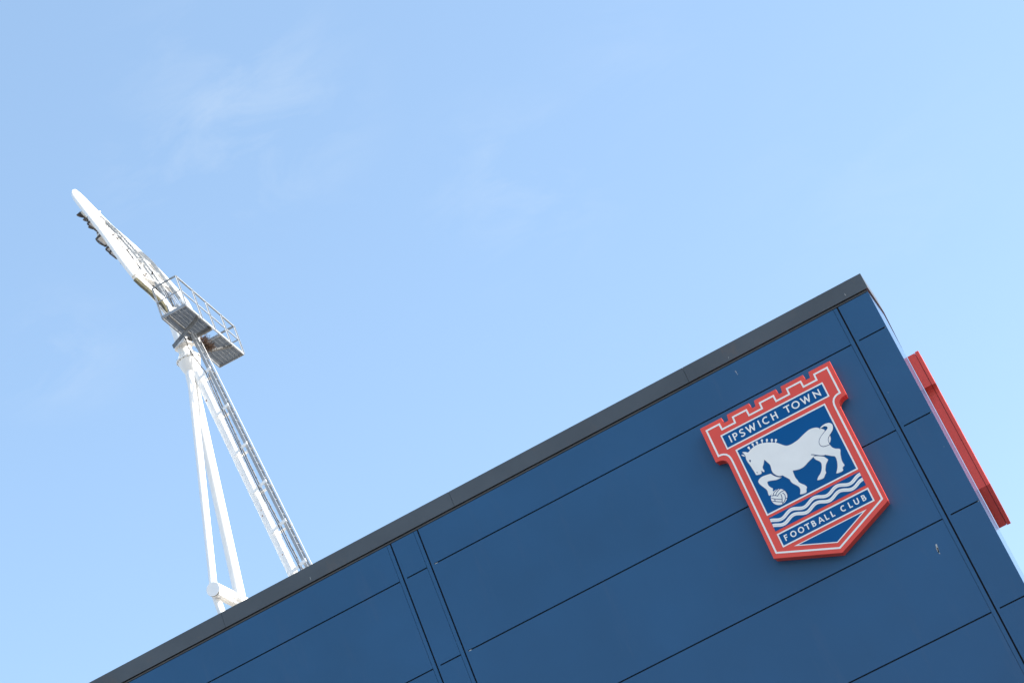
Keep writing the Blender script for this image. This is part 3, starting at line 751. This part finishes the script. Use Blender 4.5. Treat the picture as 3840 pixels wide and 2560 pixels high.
# lower closing plates from the near tube back to the pole
def plate(pts, th, nm, mt, par):
    """thin plate through points, thickness th along x"""
    n = len(pts); P = [Vector(p) for p in pts]
    nn = (P[1]-P[0]).cross(P[2]-P[0]).normalized() * th / 2
    mb = MB().add([p - nn for p in P] + [p + nn for p in P], [tuple(range(n)), tuple(range(n, 2*n))[::-1]] + [(i, (i+1) % n, n+(i+1) % n, n+i) for i in range(n)])
    return pb(mb, nm, mt, par)
pb(MB().tube([at(503,1033,56.88), at(560,1085,57.2), at(606,1130,57.5), at(640,1180,57.7)], [.112,.14,.17,.185], 24), 'head_neck', 'mast', head)
gm = MB()
e0 = [at(505,1044,56.86), at(530,1068,57.0), at(566,1098,57.2), at(606,1138,57.45), at(628,1172,57.6)]
e1 = [at(514,1040,56.76), at(545,1068,56.9), at(580,1098,57.05), at(614,1130,57.3), at(632,1160,57.45)]
gm.add([p for pr_ in zip(e0, e1) for p in pr_] + [p + Vector((-.06,-.03,-.06)) for pr_ in zip(e0, e1) for p in pr_],
       [(2*i,2*i+1,2*i+3,2*i+2) for i in range(4)] + [(10+2*i,12+2*i,13+2*i,11+2*i) for i in range(4)] + [(2*i,2*i+2,12+2*i,10+2*i) for i in range(4)] + [(2*i+1,11+2*i,13+2*i,2*i+3) for i in range(4)] + [(0,10,11,1),(8,9,19,18)])
pb(gm, 'drip_edge', 'grime', head)
# cross members between the two tubes, with pairs of floodlights
def on(pathpts, t):
    k = t * (len(pathpts) - 1); i = min(int(k), len(pathpts) - 2); return lerp(pathpts[i], pathpts[i+1], k - i)
farc = far[:len(far)-15]
lean = (near[-1] - near[8]).normalized()
Xn = Vector((-1, 0, -0.28)).normalized()        # the way the lamps look
nl = 9
cross = []
for i in range(nl):
    t = 0.25 + 0.73 * i / (nl - 1)
    a = on(near, t); tt = 0.22 + 0.76 * i / (nl - 1); b = on(farc, min(1, tt))
    # same height
    best = min(range(len(farc)*4), key=lambda k: abs(on(farc, k/(len(farc)*4-1)).z - a.z)); b = on(farc, best/(len(farc)*4-1))
    cross.append((a, b))
    pb(MB().bar(a, b, 0.16 if i > 1 else 0.06, 0.07, up=lean), 'cross_member', 'mast', head)
    if i < nl - 1:
        pass
for (a, b), (c, d) in zip(cross, cross[1:]):
    for u0, u1, so in ((0.05, 0.30, .02), (0.38, 0.55, .03), (0.62, 0.74, .03)):
        s0, s1 = random.uniform(.01, .05), random.uniform(.93, .98)
        q = [lerp(lerp(a, b, u0), lerp(c, d, u0), s0), lerp(lerp(a, b, u1), lerp(c, d, u1), s0), lerp(lerp(a, b, u1), lerp(c, d, u1), s1), lerp(lerp(a, b, u0), lerp(c, d, u0), s1)]
        q = [p + Vector((so + .03*random.random(), 0, 0)) for p in q]
        nn = (q[1]-q[0]).cross(q[2]-q[0]).normalized() * .02
        pb(MB().add([p - nn for p in q] + [p + nn for p in q], [(0,1,2,3),(7,6,5,4),(0,4,5,1),(1,5,6,2),(2,6,7,3),(3,7,4,0)]), 'gear_tray', 'mast', head)
def floodlight(c, r=0.20, look=Xn, L_=0.26, v=0.2):
    """drum housing, glass, hood; c = middle of the glass"""
    u = look; n1 = u.cross(Vector((0,0,1))).normalized(); n2 = n1.cross(u)
    body = pb(MB().tube([c - u*L_, c - u*(L_*.75), c - u*(L_*.3), c], [r*.35, r*.62, r*.9, r], 20), 'floodlight', 'lamp', head)
    pb(MB().tube([c + u*.002, c + u*.012], r*.93, 20), 'lens', 'glass', body)
    hd = MB(); vs = []; k = 16
    for i in range(k+1):
        a = math.pi * (i/k)
        d = n1*math.cos(a) + n2*math.sin(a)
        ln_ = v * (0.35 + 0.65*math.sin(a))
        vs += [c + d*r*1.03, c + d*r*1.12 + u*ln_, c + d*r*1.07, c + d*r*1.16 + u*ln_]
    fs = []
    for i in range(k):
        o_ = 4*i; fs += [(o_, o_+1, o_+5, o_+4), (o_+2, o_+6, o_+7, o_+3), (o_+1, o_+3, o_+7, o_+5)]
    hd.add(vs, fs); pb(hd, 'visor', 'visor', body)
for i, (a, b) in enumerate(cross[:-1]):
    mid = lerp(a, cross[i+1][0], .5); midb = lerp(b, cross[i+1][1], .5)
    w = (midb - mid).length
    if w < 1.2: continue
    for j, u_ in enumerate((0.52, 0.80)):
        c = lerp(mid, midb, u_) + Vector((-.30, 0, 0))
        floodlight(c, 0.16, Vector((-1, random.uniform(-.1, .1), -0.35)).normalized())
# the row nearest the street: shallow trough lamps with a dark rim
for tx, ty, Yt, ln_, dp in ((327.8, 840, 57.30, .62, .36), (359.7, 897.5, 57.15, .60, .36), (397, 936, 57.2, .30, .20), (409.6, 948.5, 57.10, .48, .30), (452, 986, 57.1, .20, .16)):
    P = at(tx, ty, Yt); X_ = Vector((1, 0, .10)); Yv = Vector((0, ln_, -.01)); Uz = Vector((.05, 0, .17))
    q = [P + Vector((.03,.03,.02)), P + Yv + Vector((.02,-.03,.02)), P + Yv + X_*dp, P + X_*dp + Vector((0,.03,0))]
    mb = MB().add(q + [p + Uz for p in q], [(0,1,2,3),(4,7,6,5),(0,4,5,1),(1,5,6,2),(2,6,7,3),(3,7,4,0)])
    lampb = pb(mb, 'floodlight', 'lamp', head)
    rim = MB().bar(P, P + Yv, 0.030, 0.055).bar(P, P + X_*dp*.6 + Vector((0,0,.06)), 0.035, 0.06).bar(P + Yv, P + Yv + X_*dp, 0.025, 0.05)
    pb(rim, 'lamp_rim', 'visor', lampb)
    pb(MB().add([p + Vector((0,0,-.004)) for p in q], [(0,1,2,3)]), 'lens', 'glass', lampb)
# looped cable under the second lamp
lc = [at(362,903,57.1), at(372,913,57.2), at(385,920,57.3), at(398,925,57.45), at(404,917,57.5)]
pb(MB().tube(lc, 0.012, 6), 'cable', 'black', head)
# service ladder and cable trays on the back of the head
def band(p0, w, h, nm, mt, par=None, up=(0,1,0)):
    P = path(p0, 4); mb = MB()
    for a, b in zip(P, P[1:]): mb.bar(a, b + (b-a).normalized()*.01, w, h, up=up)
    return pb(mb, nm, mt, par or head)
s1 = [(372,812,57.9),(427,866,58.0),(474,919,58.05),(519.6,972.5,58.05),(559.4,1025,58.0),(599.3,1086,57.95),(645,1160,57.9)]
s2 = [(x + 4 + min(9, (x-372)*.12), y - 1, Y + .25) for x, y, Y in s1]
tray = band(s1, 0.075, 0.02, 'service_ladder', 'galvl')
band(s2, 0.075, 0.02, 'stile', 'galvl', tray)
P1, P2 = path(s1, 6), path(s2, 6)
for i in range(0, len(P1), 1): pb(MB().tube([P1[i], P2[i]], 0.012, 6), 'rung', 'galvl', tray)
s3 = [(524,944,59.0),(567,982,59.0),(612,1038,58.9),(648,1086,58.6),(672,1118,58.4)]
band(s3, 0.11, 0.03, 'cable_tray', 'galvl')
band([(x-9, y+7, Y-.05) for x, y, Y in s3], 0.02, 0.04, 'cable_tray', 'galvd')
band([(x-30, y+2, Y-.2) for x, y, Y in [(455,862,58.9)] + s3], 0.03, 0.03, 'conduit', 'galvd')
band([(x-22, y+4, Y-.2) for x, y, Y in [(455,862,58.9)] + s3], 0.02, 0.02, 'conduit', 'mast')
# cable loops and small fittings
random.seed(21)
for (x, y, Y, r_) in ((518,1004,57.2,.07),(524,1007,57.2,.07),(437,893,57.4,.06),(474,934,57.5,.04),(326,822,56.95,.07)):
    c = at(x, y, Y); pts = []
    ax1 = Vector((random.uniform(.5,1), random.uniform(-.3,.3), random.uniform(-.4,.4))).normalized(); ax2 = Vector((random.uniform(-.2,.2), .2, 1)).normalized()
    for k in range(17): a = 2*math.pi*k/16; pts.append(c + ax1*math.cos(a)*r_ + ax2*math.sin(a)*r_)
    pb(MB().tube(pts, 0.010, 6), 'cable_loop', 'black', head)
for i in range(44):
    t = random.random(); u_ = random.uniform(.20, .50)
    a = on(near, .42 + .55*t); k = min(range(nl), key=lambda q: abs(cross[q][0].z - a.z)); b = cross[k][1]
    p = lerp(a, b, u_) + Vector((.09 + random.random()*.05, 0, random.uniform(-.1,.1)))
    s_ = random.uniform(.02, .06)
    pb(MB().bar(p, p + Vector((random.uniform(-.1,.1), random.uniform(-.15,.15), random.uniform(-.12,.12))), s_*.5, s_), 'fitting', random.choice(('galvd','visor','lamp')), head)
# hanging wires through the handrail into the platform
for i in range(9):
    x0, y0 = 585 + i*12, 1060 + i*9
    pts = path([(x0, y0, 58.2), (x0+22, y0+38, 58.0+random.uniform(-.1,.1)), (x0+34+random.uniform(-5,5), y0+70, 57.9), (x0+52, y0+118, 57.9)], 4)
    pb(MB().tube(pts, random.choice((.010,.014,.02)), 6), 'cable', random.choice(('black','galvd','galv')), head)
# a nest of twigs lodged under the rear deck
nest = MB(); nc = at(757, 1276, 58.45)
random.seed(5)
for i in range(150):
    d = Vector((random.gauss(0,.10), random.gauss(0,.12), random.gauss(0,.06)))
    e_ = Vector((random.gauss(0,1), random.gauss(0,1), random.gauss(0,.6))).normalized()*random.uniform(.06,.17)
    nest.bar(nc + d - e_, nc + d + e_, 0.008, 0.008)
for i in range(110):
    d = Vector((random.gauss(0,.07), random.gauss(0,.12), random.gauss(0,.03)))
    e_ = Vector((random.gauss(0,1), random.gauss(0,1), random.gauss(0,.4))).normalized()*random.uniform(.06,.17)
    nest.bar(Vector((-20.42, 58.85, ZD - .10)) + d - e_, Vector((-20.42, 58.85, ZD - .10)) + d + e_, 0.009, 0.009)
no = nest.build('bird_nest', 'twig')
tag(no, 'small brown twig nest lodged in the hatch of the steel mast platform', 'nest')
